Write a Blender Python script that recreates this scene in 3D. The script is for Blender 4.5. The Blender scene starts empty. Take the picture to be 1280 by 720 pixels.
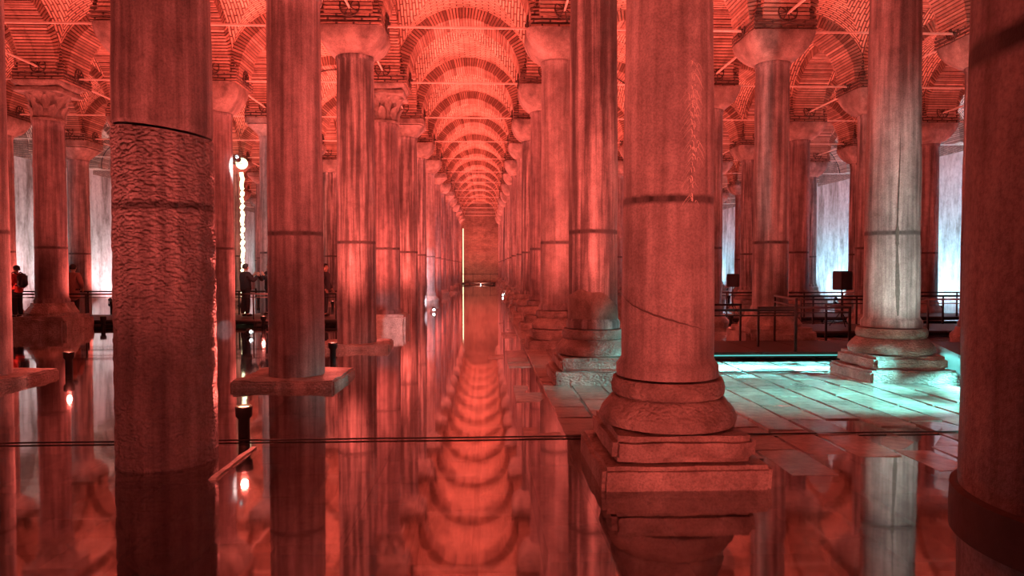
import bpy, bmesh, math, random
from mathutils import Vector, Matrix, noise
R = random.Random(7)
S = bpy.context.scene
C = S.collection
PI = math.pi
# ------------------------------------------------------------------ camera, world, exposure
cd = bpy.data.cameras.new('camera'); cam = bpy.data.objects.new('camera', cd); C.objects.link(cam)
cd.sensor_width = 36.0; cd.lens = 36.0 * 876.4 / 1280.0; cd.clip_start = 0.05; cd.clip_end = 300
cam.location = (0, 0, 1.817); cam.rotation_euler = (PI / 2 - 0.029, 0, -0.0366)
S.camera = cam
w = bpy.data.worlds.new('world'); S.world = w; w.use_nodes = True
w.node_tree.nodes['Background'].inputs[0].default_value = (0.02, 0.004, 0.003, 1)
w.node_tree.nodes['Background'].inputs[1].default_value = 1.0
vs = S.view_settings
vs.view_transform = 'Standard'; vs.look = 'None'; vs.gamma = 1; vs.use_curve_mapping = False
vs.exposure = 0.36
S.cycles.use_denoising = True
S.cycles.caustics_reflective = False; S.cycles.caustics_refractive = False
S.cycles.sample_clamp_indirect = 6.0
S.cycles.max_bounces = 8; S.cycles.diffuse_bounces = 4; S.cycles.transparent_max_bounces = 8
RED = (1.0, 0.142, 0.106)          # the red uplights
UP_W = 1450.0                      # watts of one uplight
TEAL = (0.20, 1.0, 0.94)
WALLWHITE = (0.62, 0.86, 1.0)

# ------------------------------------------------------------------ plan of the hall
SP = 4.8
YS = lambda n: 6.53 + SP * (n - 1)                 # column stations
ROWS = {'L3': -17.3, 'L2': -12.52, 'L1': -7.75, 'L0': -2.97, 'R0': 1.68, 'R1': 6.62, 'R2': 11.6, 'R3': 16.5}
XS = [-22.1] + [ROWS[k] for k in ('L3', 'L2', 'L1', 'L0', 'R0', 'R1', 'R2', 'R3')] + [21.4]
SPRING, CAPTOP = 7.30, 7.08
N0, N1 = -1, 16                                    # the first and the last station (walls)

# ------------------------------------------------------------------ node helpers
def mat(name):
    m = bpy.data.materials.new(name); m.use_nodes = True
    nt = m.node_tree; nt.nodes.clear()
    return m, nt
def nd(nt, t, ins=None, **kw):
    n = nt.nodes.new(t)
    for k, v in kw.items(): setattr(n, k, v)
    for k, v in (ins or {}).items():
        if hasattr(v, 'is_output') or isinstance(v, bpy.types.NodeSocket): nt.links.new(v, n.inputs[k])
        else: n.inputs[k].default_value = v
    return n
def math_(nt, op, a, b=0.0, c=0.0, clamp=False):
    n = nd(nt, 'ShaderNodeMath', {0: a, 1: b, 2: c}, operation=op); n.use_clamp = clamp
    return n.outputs[0]
def mixc(nt, fac, a, b, bt='MIX'):
    n = nd(nt, 'ShaderNodeMix', None, data_type='RGBA', blend_type=bt)
    for i, v in ((0, fac), (6, a), (7, b)):
        if isinstance(v, bpy.types.NodeSocket): nt.links.new(v, n.inputs[i])
        else: n.inputs[i].default_value = v if i == 0 else (tuple(v) + (1,))[:4]
    return n.outputs[2]
def ramp(nt, fac, stops):
    n = nd(nt, 'ShaderNodeValToRGB', {0: fac}); e = n.color_ramp.elements
    while len(e) < len(stops): e.new(0.5)
    for i, (p, c) in enumerate(stops): e[i].position = p; e[i].color = tuple(c) + (1,)
    return n.outputs[0]
def out(nt, sh): nd(nt, 'ShaderNodeOutputMaterial', {0: sh})
def objvec(nt, scale, rnd=True, which='Object'):
    tc = nd(nt, 'ShaderNodeTexCoord').outputs[which]
    if rnd:
        oi = nd(nt, 'ShaderNodeObjectInfo').outputs['Random']
        off = nd(nt, 'ShaderNodeVectorMath', {0: (37.1, 91.7, 0), 'Scale': oi}, operation='SCALE').outputs[0]
        tc = nd(nt, 'ShaderNodeVectorMath', {0: tc, 1: off}, operation='ADD').outputs[0]
    return nd(nt, 'ShaderNodeMapping', {0: tc, 3: scale}).outputs[0]
def noise_(nt, vec, scale, detail=6, rough=0.6, dist=0.0):
    return nd(nt, 'ShaderNodeTexNoise', {'Vector': vec, 'Scale': scale, 'Detail': detail, 'Roughness': rough, 'Distortion': dist}).outputs[0]
def bump(nt, h, strength, dist):
    return nd(nt, 'ShaderNodeBump', {'Height': h, 'Strength': strength, 'Distance': dist}).outputs[0]
def bsdf(nt, col, rough=0.8, normal=None, spec=0.3, metal=0.0):
    ins = {'Base Color': col if isinstance(col, bpy.types.NodeSocket) else tuple(col) + (1,), 'Roughness': rough, 'Specular IOR Level': spec, 'Metallic': metal}
    if normal is not None: ins['Normal'] = normal
    return nd(nt, 'ShaderNodeBsdfPrincipled', ins).outputs[0]

# ------------------------------------------------------------------ materials
def stone_mat(name, c1, c2, streak=1.0, band=True, rough_bump=0.35, pits=0.0, wet=0.55):
    m, nt = mat(name)
    v = objvec(nt, (1, 1, 1))
    vst = objvec(nt, (9, 9, 0.40) if band else (3, 3, 2.6))
    n1 = noise_(nt, vst, 1.0 if band else 0.9, 9, 0.60, 0.15)
    nbig = noise_(nt, objvec(nt, (1.6, 1.6, 0.7)), 1.0, 5, 0.6)
    n2 = noise_(nt, v, 5.0, 8, 0.65)
    n3 = noise_(nt, v, 55.0, 5, 0.75)
    col = ramp(nt, n1, [(0.30, [x * 0.6 for x in c1]), (0.45, c1), (0.64, c2), (0.8, [x * 1.15 for x in c2])])
    col = mixc(nt, 0.55, col, ramp(nt, n2, [(0.3, (0.42, 0.40, 0.38)), (0.55, (0.95, 0.95, 0.95)), (0.75, (1.25, 1.22, 1.2))]), 'MULTIPLY')
    col = mixc(nt, 0.6, col, ramp(nt, n3, [(0.36, (0.5, 0.5, 0.5)), (0.58, (1.2, 1.2, 1.2))]), 'MULTIPLY')
    col = mixc(nt, 0.8, col, ramp(nt, nbig, [(0.32, (0.55, 0.52, 0.54)), (0.5, (0.95, 0.95, 0.95)), (0.68, (1.3, 1.28, 1.28))]), 'MULTIPLY')
    if band:      # the old water mark that runs round every shaft
        tc = nd(nt, 'ShaderNodeTexCoord').outputs['Object']
        z = nd(nt, 'ShaderNodeSeparateXYZ', {0: tc}).outputs[2]
        oi = nd(nt, 'ShaderNodeObjectInfo').outputs['Random']
        zz = math_(nt, 'ADD', z, math_(nt, 'MULTIPLY', math_(nt, 'SUBTRACT', n2, 0.5), 0.05))
        zz = math_(nt, 'ADD', zz, math_(nt, 'MULTIPLY', oi, 0.06))
        d = math_(nt, 'ABSOLUTE', math_(nt, 'SUBTRACT', zz, 2.41))
        f = math_(nt, 'SUBTRACT', 1.0, math_(nt, 'SMOOTH_MIN', math_(nt, 'DIVIDE', d, 0.05), 1.0, 0.2), clamp=True)
        f = math_(nt, 'MULTIPLY', f, 1.6, clamp=True)
        f = math_(nt, 'MULTIPLY', f, math_(nt, 'MULTIPLY_ADD', n1, 1.6, 0.0, clamp=True), clamp=True)
        col = mixc(nt, f, col, (0.035, 0.03, 0.03))
        g = math_(nt, 'MULTIPLY', math_(nt, 'SUBTRACT', 1.0, math_(nt, 'DIVIDE', z, 1.5), clamp=True), n2)
        col = mixc(nt, math_(nt, 'MULTIPLY', g, 0.5), col, (0.16, 0.12, 0.10))
    h = math_(nt, 'ADD', math_(nt, 'MULTIPLY', n1, 0.5), math_(nt, 'ADD', n2, math_(nt, 'MULTIPLY', n3, 0.35)))
    if pits:
        vo = nd(nt, 'ShaderNodeTexVoronoi', {'Vector': nd(nt, 'ShaderNodeVectorMath', {0: objvec(nt, (1, 1, 1.7)), 1: nd(nt, 'ShaderNodeVectorMath', {0: nd(nt, 'ShaderNodeTexNoise', {'Vector': v, 'Scale': 6.0}).outputs[1], 'Scale': 0.10}, operation='SCALE').outputs[0]}, operation='ADD').outputs[0], 'Scale': 24.0}, feature='SMOOTH_F1').outputs[0]
        pf = math_(nt, 'MULTIPLY', math_(nt, 'POWER', vo, 1.5), pits)
        h = math_(nt, 'SUBTRACT', math_(nt, 'MULTIPLY', h, 0.6), math_(nt, 'MULTIPLY', pf, 1.6))
        col = mixc(nt, math_(nt, 'MULTIPLY', pf, 0.9, clamp=True), col, [x * 0.3 for x in c1])
    out(nt, bsdf(nt, col, wet, bump(nt, h, rough_bump, 0.06 if not pits else 0.09), 0.35))
    return m
def brick_mat(name, bw, bh, mortar, c1, c2, cm, uv='UV', bs=0.9, rnd=True):
    m, nt = mat(name)
    tc = nd(nt, 'ShaderNodeTexCoord').outputs[uv]
    nz = noise_(nt, tc, 2.2, 4)
    nv = nd(nt, 'ShaderNodeVectorMath', {0: nd(nt, 'ShaderNodeTexNoise', {'Vector': tc, 'Scale': 3.0}).outputs[1], 'Scale': 0.045}, operation='SCALE').outputs[0]
    v = nd(nt, 'ShaderNodeVectorMath', {0: tc, 1: nv}, operation='ADD').outputs[0]
    if rnd:
        oi = nd(nt, 'ShaderNodeObjectInfo').outputs['Random']
        v = nd(nt, 'ShaderNodeVectorMath', {0: v, 1: nd(nt, 'ShaderNodeCombineXYZ', {0: math_(nt, 'MULTIPLY', oi, 13.0), 1: math_(nt, 'MULTIPLY', oi, 7.0)}).outputs[0]}, operation='ADD').outputs[0]
    b = nd(nt, 'ShaderNodeTexBrick', {'Vector': v, 'Color1': tuple(c1) + (1,), 'Color2': tuple(c2) + (1,), 'Mortar': tuple(cm) + (1,), 'Scale': 1.0, 'Mortar Size': mortar, 'Mortar Smooth': 0.35, 'Bias': -0.1, 'Brick Width': bw, 'Row Height': bh})
    n2 = noise_(nt, v, 1.1, 6, 0.7)
    n3 = noise_(nt, v, 14.0, 4, 0.7)
    col = mixc(nt, 0.85, b.outputs[0], ramp(nt, n2, [(0.30, (0.42, 0.38, 0.38)), (0.52, (1, 1, 1)), (0.75, (1.3, 1.28, 1.22))]), 'MULTIPLY')
    col = mixc(nt, 0.5, col, ramp(nt, n3, [(0.3, (0.55, 0.55, 0.55)), (0.6, (1.15, 1.15, 1.15))]), 'MULTIPLY')
    h = math_(nt, 'ADD', math_(nt, 'MULTIPLY', b.outputs[1], -1.0), math_(nt, 'MULTIPLY', n3, 0.6))
    out(nt, bsdf(nt, col, 0.85, bump(nt, h, bs, 0.04), 0.2))
    return m
def voussoir_mat():
    m, nt = mat('voussoir_brick')
    ri = nd(nt, 'ShaderNodeNewGeometry').outputs['Random Per Island']
    v = objvec(nt, (1, 1, 1))
    n = noise_(nt, v, 3.0, 6, 0.7); n3 = noise_(nt, v, 24.0, 4, 0.7)
    col = ramp(nt, ri, [(0.0, (0.26, 0.16, 0.13)), (0.5, (0.46, 0.30, 0.24)), (1.0, (0.66, 0.46, 0.37))])
    col = mixc(nt, 0.7, col, ramp(nt, n, [(0.32, (0.5, 0.48, 0.46)), (0.55, (1, 1, 1)), (0.75, (1.2, 1.2, 1.2))]), 'MULTIPLY')
    out(nt, bsdf(nt, col, 0.85, bump(nt, math_(nt, 'ADD', n, n3), 0.6, 0.05), 0.2))
    return m
def plain(name, col, rough=0.6, metal=0.0, spec=0.4, nscale=18.0, bs=0.15, var=0.35):
    m, nt = mat(name)
    n = noise_(nt, objvec(nt, (1, 1, 1)), nscale, 5, 0.65)
    c = mixc(nt, var, col, ramp(nt, n, [(0.3, (0.5, 0.5, 0.5)), (0.7, (1.3, 1.3, 1.3))]), 'MULTIPLY')
    out(nt, bsdf(nt, c, rough, bump(nt, n, bs, 0.02), spec, metal))
    return m
def emit(name, col, strength):
    m, nt = mat(name)
    out(nt, nd(nt, 'ShaderNodeEmission', {0: tuple(col) + (1,), 1: strength}).outputs[0])
    return m
def plaster_mat():
    m, nt = mat('stained_plaster')
    tc = nd(nt, 'ShaderNodeTexCoord').outputs['Object']
    v1 = nd(nt, 'ShaderNodeMapping', {0: tc, 3: (1, 1, 0.22)}).outputs[0]
    n1 = noise_(nt, v1, 1.3, 8, 0.7, 0.4); n2 = noise_(nt, tc, 4.0, 8, 0.7)
    col = ramp(nt, n1, [(0.32, (0.20, 0.15, 0.13)), (0.48, (0.50, 0.43, 0.40)), (0.62, (0.68, 0.62, 0.59))])
    col = mixc(nt, 0.6, col, ramp(nt, n2, [(0.32, (0.55, 0.5, 0.48)), (0.55, (1.05, 1.05, 1.05))]), 'MULTIPLY')
    out(nt, bsdf(nt, col, 0.85, bump(nt, n2, 0.4, 0.05), 0.2))
    return m
def paver_mat():
    m, nt = mat('wet_paving_stone')
    ri = nd(nt, 'ShaderNodeObjectInfo').outputs['Random']
    gi = nd(nt, 'ShaderNodeNewGeometry').outputs['Random Per Island']
    tc = nd(nt, 'ShaderNodeNewGeometry').outputs['Position']
    n1 = noise_(nt, tc, 1.1, 6, 0.65); n2 = noise_(nt, tc, 9.0, 6, 0.7)
    col = ramp(nt, n1, [(0.3, (0.13, 0.10, 0.085)), (0.5, (0.27, 0.22, 0.19)), (0.7, (0.38, 0.33, 0.29))])
    col = mixc(nt, 0.6, col, ramp(nt, n2, [(0.3, (0.4, 0.4, 0.4)), (0.6, (1.2, 1.2, 1.2))]), 'MULTIPLY')
    col = mixc(nt, 0.5, col, ramp(nt, math_(nt, 'FRACT', math_(nt, 'ADD', ri, gi)), [(0.0, (0.6, 0.58, 0.56)), (1.0, (1.25, 1.25, 1.22))]), 'MULTIPLY')
    b = nd(nt, 'ShaderNodeBsdfPrincipled', {'Base Color': col, 'Roughness': 0.5, 'Specular IOR Level': 0.3, 'Normal': bump(nt, n2, 0.55, 0.05),
           'Coat Weight': 1.0, 'Coat Roughness': 0.10, 'Coat IOR': 1.45, 'Coat Normal': bump(nt, n1, 0.12, 0.05)})
    out(nt, b.outputs[0])
    return m
def water_mat():
    m, nt = mat('still_water')
    tc = nd(nt, 'ShaderNodeNewGeometry').outputs['Position']
    n = noise_(nt, nd(nt, 'ShaderNodeMapping', {0: tc, 3: (1.0, 1.0, 1)}).outputs[0], 1.6, 3, 0.5)
    nb = bump(nt, n, 0.03, 0.03)
    fr = nd(nt, 'ShaderNodeFresnel', {'IOR': 1.9, 'Normal': nb}).outputs[0]
    fr = math_(nt, 'MULTIPLY', fr, 1.7, clamp=True)
    t = nd(nt, 'ShaderNodeBsdfTransparent', {0: (0.55, 0.47, 0.43, 1)}).outputs[0]
    g = nd(nt, 'ShaderNodeBsdfGlossy', {0: (1, 1, 1, 1), 'Roughness': 0.045, 'Normal': nb}).outputs[0]
    out(nt, nd(nt, 'ShaderNodeMixShader', {0: fr, 1: t, 2: g}).outputs[0])
    return m

M = {}
M['marble'] = stone_mat('grey_marble', (0.22, 0.20, 0.20), (0.43, 0.39, 0.385))
M['marble_warm'] = stone_mat('worn_red_grey_marble', (0.19, 0.15, 0.15), (0.36, 0.30, 0.30))
M['marble_smooth'] = stone_mat('smooth_marble', (0.33, 0.28, 0.27), (0.47, 0.41, 0.40), rough_bump=0.15)
M['marble_rough'] = stone_mat('pitted_marble', (0.27, 0.23, 0.235), (0.42, 0.36, 0.36), rough_bump=1.0, wet=0.5, pits=0.42)
M['marble_streaked'] = stone_mat('streaked_marble', (0.15, 0.125, 0.125), (0.46, 0.41, 0.40))
M['capstone'] = stone_mat('capital_stone', (0.28, 0.23, 0.21), (0.42, 0.36, 0.33), band=False, rough_bump=0.6)
M['basestone'] = stone_mat('plinth_stone', (0.34, 0.27, 0.24), (0.52, 0.44, 0.40), band=False, rough_bump=0.7, pits=0.28)
M['palestone'] = stone_mat('pale_plinth_stone', (0.52, 0.49, 0.44), (0.68, 0.66, 0.60), band=False, rough_bump=0.6, pits=0.25)
M['vault'] = brick_mat('vault_brick', 0.36, 0.088, 0.020, (0.84, 0.60, 0.47), (0.68, 0.46, 0.36), (0.20, 0.13, 0.11))
M['pier'] = brick_mat('pier_brick', 0.36, 0.088,0.025, (0.50, 0.33, 0.27), (0.36, 0.24, 0.20), (0.13, 0.09, 0.08))
M['wallbrick'] = brick_mat('wall_brick', 0.40, 0.10, 0.018, (0.42, 0.29, 0.24), (0.32, 0.22, 0.18), (0.20, 0.15, 0.13), rnd=False)
M['voussoir'] = voussoir_mat()
M['mortar'] = plain('old_mortar', (0.17, 0.11, 0.09), 0.95)
M['plaster'] = plaster_mat()
M['iron'] = plain('tie_iron', (0.72, 0.62, 0.54), 0.5, 0.0)
M['rust'] = plain('dark_iron', (0.10, 0.07, 0.06), 0.7, 0.3)
M['black'] = plain('black_metal', (0.012, 0.011, 0.011), 0.45, 0.2)
M['blackplastic'] = plain('black_plastic', (0.015, 0.015, 0.017), 0.5)
M['deck'] = plain('dark_deck', (0.05, 0.04, 0.037), 0.55, nscale=4)
M['paver'] = paver_mat()
M['silt'] = plain('floor_bed', (0.06, 0.045, 0.038), 0.8, nscale=3)
M['water'] = water_mat()
M['lens'] = emit('uplight_lens', (1.0, 0.55, 0.25), 14)
M['lenswhite'] = emit('white_lens', (0.92, 0.97, 1.0), 14)
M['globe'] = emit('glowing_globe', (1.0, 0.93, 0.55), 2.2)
M['tealstrip'] = emit('teal_led', TEAL, 0.5)

# ------------------------------------------------------------------ mesh helpers
def link(name, me, parent=None, m=None, loc=None, rotz=0.0, scale=None):
    o = bpy.data.objects.new(name, me); C.objects.link(o)
    if m is not None and not me.materials: me.materials.append(m)
    if parent is not None: o.parent = parent
    if loc is not None: o.location = loc
    if rotz: o.rotation_euler = (0, 0, rotz)
    if scale is not None: o.scale = scale
    return o
def empty(name, loc=(0, 0, 0), rotz=0.0):
    o = bpy.data.objects.new(name, None); C.objects.link(o); o.location = loc; o.rotation_euler = (0, 0, rotz)
    o.empty_display_size = 0.2
    return o
def tag(o, label, cat, group=None, kind=None):
    o['label'] = label; o['category'] = cat
    if group: o['group'] = group
    if kind: o['kind'] = kind
    return o
def mesh(name, verts, faces, m=None, smooth=False, uvs=None):
    me = bpy.data.meshes.new(name); me.from_pydata(verts, [], faces)
    if uvs is not None:
        l = me.uv_layers.new(name='UVMap')
        for i, lp in enumerate(me.loops): l.data[i].uv = uvs[lp.vertex_index] if len(uvs) == len(verts) else uvs[i]
    if smooth: me.polygons.foreach_set('use_smooth', [True] * len(me.polygons))
    if m is not None: me.materials.append(m)
    me.update()
    return me
def bm_mesh(bm, name, m=None, smooth=False):
    me = bpy.data.meshes.new(name); bm.to_mesh(me); bm.free()
    if smooth: me.polygons.foreach_set('use_smooth', [True] * len(me.polygons))
    if m is not None: me.materials.append(m)
    return me
def bm_box(bm, x0, x1, y0, y1, z0, z1):
    vs_ = [bm.verts.new(p) for p in ((x0, y0, z0), (x1, y0, z0), (x1, y1, z0), (x0, y1, z0), (x0, y0, z1), (x1, y0, z1), (x1, y1, z1), (x0, y1, z1))]
    for f in ((0, 3, 2, 1), (4, 5, 6, 7), (0, 1, 5, 4), (1, 2, 6, 5), (2, 3, 7, 6), (3, 0, 4, 7)): bm.faces.new([vs_[i] for i in f])
    return vs_
def box_mesh(name, x0, x1, y0, y1, z0, z1, m=None, bev=0.0):
    bm = bmesh.new(); bm_box(bm, x0, x1, y0, y1, z0, z1)
    if bev: bmesh.ops.bevel(bm, geom=bm.edges[:], offset=bev, segments=1, affect='EDGES')
    return bm_mesh(bm, name, m)
def rough_box(name, hx, hy, z0, z1, m, bev=0.03, amp=0.012, seed=0, cuts=7, freq=3.0):
    bm = bmesh.new(); bm_box(bm, -hx, hx, -hy, hy, z0, z1)
    bmesh.ops.bevel(bm, geom=bm.edges[:], offset=bev, segments=2, affect='EDGES')
    long_e = [e for e in bm.edges if e.calc_length() > 0.25]
    bmesh.ops.subdivide_edges(bm, edges=long_e, cuts=cuts, use_grid_fill=True)
    for v in bm.verts:
        p = v.co * freq + Vector((seed * 7.3, seed * 3.1, seed))
        v.co += noise.noise_vector(p) * amp + noise.noise_vector(p * 3.3) * amp * 0.5
    me = bm_mesh(bm, name, m, True); me.set_sharp_from_angle(angle=math.radians(28))
    return me
def lathe(name, prof, m, seg=40, amp=0.0, freq=2.0, seed=0, cap=True, smooth=True, tilt_top=0.0, tilt_bot=0.0, tdir=0.0):
    vs_, fs = [], []
    n = len(prof)
    for k, (r, z) in enumerate(prof):
        for i in range(seg):
            a = 2 * PI * i / seg
            rr = r
            if amp:
                p = Vector((math.cos(a) * r * freq, math.sin(a) * r * freq, z * freq)) + Vector((seed * 5.1, seed * 2.7, seed * 1.3))
                rr += noise.noise(p) * amp + noise.noise(p * 2.9) * amp * 0.5
            zz = z
            if tilt_top and k >= n - 2: zz += tilt_top * math.cos(a - tdir)
            if tilt_bot and k <= 1: zz += tilt_bot * math.cos(a - tdir)
            vs_.append((rr * math.cos(a), rr * math.sin(a), zz))
    for k in range(n - 1):
        for i in range(seg):
            j = (i + 1) % seg
            fs.append((k * seg + i, k * seg + j, (k + 1) * seg + j, (k + 1) * seg + i))
    if cap:
        fs.append(tuple(reversed(range(seg)))); fs.append(tuple((n - 1) * seg + i for i in range(seg)))
    me = mesh(name, vs_, fs, m)
    if smooth:
        me.polygons.foreach_set('use_smooth', [len(p.vertices) == 4 for p in me.polygons])
        try: me.set_sharp_from_angle(angle=math.radians(50))
        except Exception: pass
    return me
def tube(name, pts, r, m, seg=6, closed=False):
    vs_, fs = [], []; n = len(pts)
    P = [Vector(p) for p in pts]
    for k in range(n):
        if closed: t = P[(k + 1) % n] - P[k - 1]
        else: t = P[min(k + 1, n - 1)] - P[max(k - 1, 0)]
        t.normalize(); u = t.cross(Vector((0, 0, 1)))
        if u.length < 1e-3: u = t.cross(Vector((1, 0, 0)))
        u.normalize(); v = t.cross(u)
        for i in range(seg):
            a = 2 * PI * i / seg
            vs_.append(tuple(P[k] + u * (r * math.cos(a)) + v * (r * math.sin(a))))
    for k in range(n if closed else n - 1):
        for i in range(seg):
            j = (i + 1) % seg; q = (k + 1) % n
            fs.append((k * seg + i, k * seg + j, q * seg + j, q * seg + i))
    if not closed: fs.append(tuple(reversed(range(seg)))); fs.append(tuple((n - 1) * seg + i for i in range(seg)))
    return mesh(name, vs_, fs, m, True)
def join_mesh(name, meshes, m):
    bm = bmesh.new()
    for q in meshes: bm.from_mesh(q)
    return bm_mesh(bm, name, m, True)

# ------------------------------------------------------------------ the setting: floor, water, walls
def structure(o): o['kind'] = 'structure'; return o
floor = structure(empty('floor'))
Y0, YF = YS(N0), YS(N1)
link('bed', box_mesh('bed', XS[0], XS[-1], Y0, YF, -0.30, -0.115, M['silt']), floor)
tile_cache = []
for k in range(14):
    r = random.Random(k); L = [0.52, 0.62, 0.74, 0.86, 0.98][k % 5]; W = 0.44
    bm = bmesh.new(); vv = bm_box(bm, -L / 2 * 0 - W / 2 + 0.012, W / 2 - 0.012, -L / 2 + 0.012, L / 2 - 0.012, -0.07, 0.0)
    for v in vv[4:]: v.co.z += r.uniform(-0.008, 0.008); v.co.x *= r.uniform(0.95, 1.0); v.co.y *= r.uniform(0.96, 1.0)
    top = [f for f in bm.faces if f.normal.z > 0.8]
    bmesh.ops.bevel(bm, geom=[e for f in top for e in f.edges], offset=0.016, segments=1, affect='EDGES')
    tile_cache.append((L, bm_mesh(bm, 'paving_stone', M['paver'])))
bm_rest = bmesh.new(); singles = []
ci = 0
x = -9.4
while x < 13.0:
    y = 2.2 + R.uniform(0, 0.6)
    while y < 24.5:
        k = R.randrange(14); L, me = tile_cache[k]
        t_ = min(1.0, max(0.0, (x + 0.6 + 0.8 * noise.noise(Vector((x * .4, y * .4, 0)))) / 1.6)) * (1 if y > 7.35 else 0.80 if x > 2.3 and y > 5.9 + 0.8 * noise.noise(Vector((x, 3.3, 0))) else 0)
        z = -0.052 + 0.067 * t_ + R.uniform(-0.005, 0.005)
        inview = abs(x / (y + 0.01) - 0.037) < 0.73 and y > 4.0
        if inview: singles.append((y + 0.15 * abs(x - 5) + (0 if x > -1 else 2.5), x, y + L / 2, z, me, R.uniform(-0.012, 0.012)))
        y += L
    x += 0.455
singles.sort(key=lambda t: t[0])
for i, (_, x, y, z, me, rz) in enumerate(singles):
    if i < 300: link('paving_stone', me, floor, None, (x, y, z), rz)
    else:
        q = len(bm_rest.verts); bm_rest.from_mesh(me); bm_rest.verts.ensure_lookup_table()
        mx = Matrix.Translation((x, y, z)) @ Matrix.Rotation(rz, 4, 'Z')
        for v in bm_rest.verts[q:]: v.co = mx @ v.co
rest = link('paving_stone_field', bm_mesh(bm_rest, 'paving_stone_field', M['paver']), floor); rest['kind'] = 'stuff'
wt = link('water', mesh('water', [(XS[0], Y0, 0), (XS[-1], Y0, 0), (XS[-1], YF, 0), (XS[0], YF, 0)], [(0, 1, 2, 3)], M['water']))
structure(wt)
def wall(name, p0, p1, thick, nx, mat_key, top=9.8):
    x0, y0 = p0; x1, y1 = p1; ux, uy = x1 - x0, y1 - y0; L = math.hypot(ux, uy); ux /= L; uy /= L
    vs_ = []; uv = []
    for t, z in ((0, -0.3), (L, -0.3), (L, top), (0, top)):
        for s in (0, 1):
            vs_.append((x0 + ux * t - uy * thick * s * nx, y0 + uy * t + ux * thick * s * nx, z)); uv.append((t, z))
    f = [(0, 2, 4, 6), (1, 7, 5, 3), (0, 1, 3, 2), (4, 5, 7, 6), (0, 6, 7, 1), (2, 3, 5, 4)]
    return structure(link(name, mesh(name, vs_, f, M[mat_key], False, uv)))
wl = wall('wall_left', (XS[0], Y0 - .4), (XS[0], YF + .4), 0.5, 1, 'plaster')
wr = wall('wall_right', (XS[-1], Y0 - .4), (XS[-1], YF + .4), 0.5, -1, 'plaster')
wf = wall('wall_far', (XS[0], YF), (XS[-1], YF), 0.5, 1, 'wallbrick')
wb = wall('wall_back', (XS[0], Y0), (XS[-1], Y0), 0.5, -1, 'wallbrick')
# brick lunettes above the plaster of the long walls
def lunette(parent, x, nx, y, name='brick_lunette'):
    n = 18; rr = 1.95; vs_ = []; uv = []
    for s in (0, 1):
        vs_.append((x + nx * 0.05 * s, y, SPRING - 0.25)); uv.append((y, SPRING))
        for i in range(n + 1):
            a = PI * i / n
            yy, zz = y + 2.1 * math.cos(a), SPRING - 0.25 + (rr + 0.25) * math.sin(a)
            vs_.append((x + nx * 0.05 * s, yy, zz)); uv.append((yy, zz))
    m_ = n + 2; fs = []
    for i in range(1, n + 1):
        fs.append((m_, m_ + i, m_ + i + 1)); fs.append((i, i + 1, m_ + i + 1, m_ + i))
    fs.append((1, n + 1, m_ + n + 1, m_ + 1))
    link(name, mesh(name, vs_, fs, M['wallbrick'], False, uv), parent)
for n in range(3, N1):
    lunette(wl, XS[0], 1, YS(n) + SP / 2); lunette(wr, XS[-1], -1, YS(n) + SP / 2)

# ------------------------------------------------------------------ the vaulted ceiling
ceiling = structure(empty('ceiling'))
HALF = SP / 2; VA, VR, BULGE = 2.03, 1.90, 0.26
def vault_mesh():
    # groined brick vault of one bay: four cells, courses parallel to the arch each cell leans on
    vs_, fs, uv = [], [], []
    n = 26
    def z_of(s): s = min(1.0, abs(s) * HALF / VA); return math.sqrt(max(0.0, 1 - s * s))
    def arc(s): s = max(-1, min(1, s * HALF / VA)); return math.asin(s) * VR
    for cell in range(4):
        base = len(vs_)
        for i in range(n + 1):            # from the crown out to the arch
            t = i / n
            for j in range(n + 1):
                s = (j / n * 2 - 1) * t
                u_, v_ = s, t
                z = z_of(u_) * VR + BULGE * (1 - u_ * u_) * (1 - v_ * v_)
                px, py = u_ * HALF, v_ * HALF
                for _ in range(cell): px, py = -py, px
                vs_.append((px, py, z)); uv.append((arc(u_) + cell * 3.3, v_ * HALF + cell * 1.7))
        for i in range(n):
            for j in range(n):
                a = base + i * (n + 1) + j
                fs.append((a, a + 1, a + n + 2, a + n + 1))
    return mesh('vault_bay', vs_, fs, M['vault'], True, uv)
def arch_mesh():
    # semicircular brick arch spanning x, HALF to each side, voussoirs set proud of the mortar
    ri, depth, wd, nv = HALF - 0.73, 0.75, 0.52, 63
    bm = bmesh.new()
    r = random.Random(3)
    for k in range(nv):
        a0 = PI * (k + 0.16) / nv; a1 = PI * (k + 0.84) / nv
        dr = r.uniform(-0.012, 0.018); w_ = wd + r.uniform(-0.012, 0.012)
        ps = []
        for yy in (-w_, w_):
            for a, rr in ((a0, ri + dr), (a1, ri + dr), (a1, ri + depth), (a0, ri + depth)):
                ps.append(bm.verts.new((rr * math.cos(a), yy, rr * math.sin(a))))
        for f in ((0, 1, 2, 3), (7, 6, 5, 4), (0, 4, 5, 1), (1, 5, 6, 2), (3, 7, 4, 0)): bm.faces.new([ps[i] for i in f])
    for f in bm.faces: f.material_index = 0
    # the mortar body, a little behind
    rings = []
    for i in range(33):
        a = PI * i / 32; rg = []
        for yy, rr in ((-wd + 0.03, ri + 0.03), (wd - 0.03, ri + 0.03), (wd - 0.03, ri + depth), (-wd + 0.03, ri + depth)):
            rg.append(bm.verts.new((rr * math.cos(a), yy, rr * math.sin(a))))
        rings.append(rg)
    for i in range(32):
        for j in range(4):
            f = bm.faces.new((rings[i][j], rings[i + 1][j], rings[i + 1][(j + 1) % 4], rings[i][(j + 1) % 4])); f.material_index = 1
    me = bm_mesh(bm, 'brick_arch'); me.materials.append(M['voussoir']); me.materials.append(M['mortar'])
    return me
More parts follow.
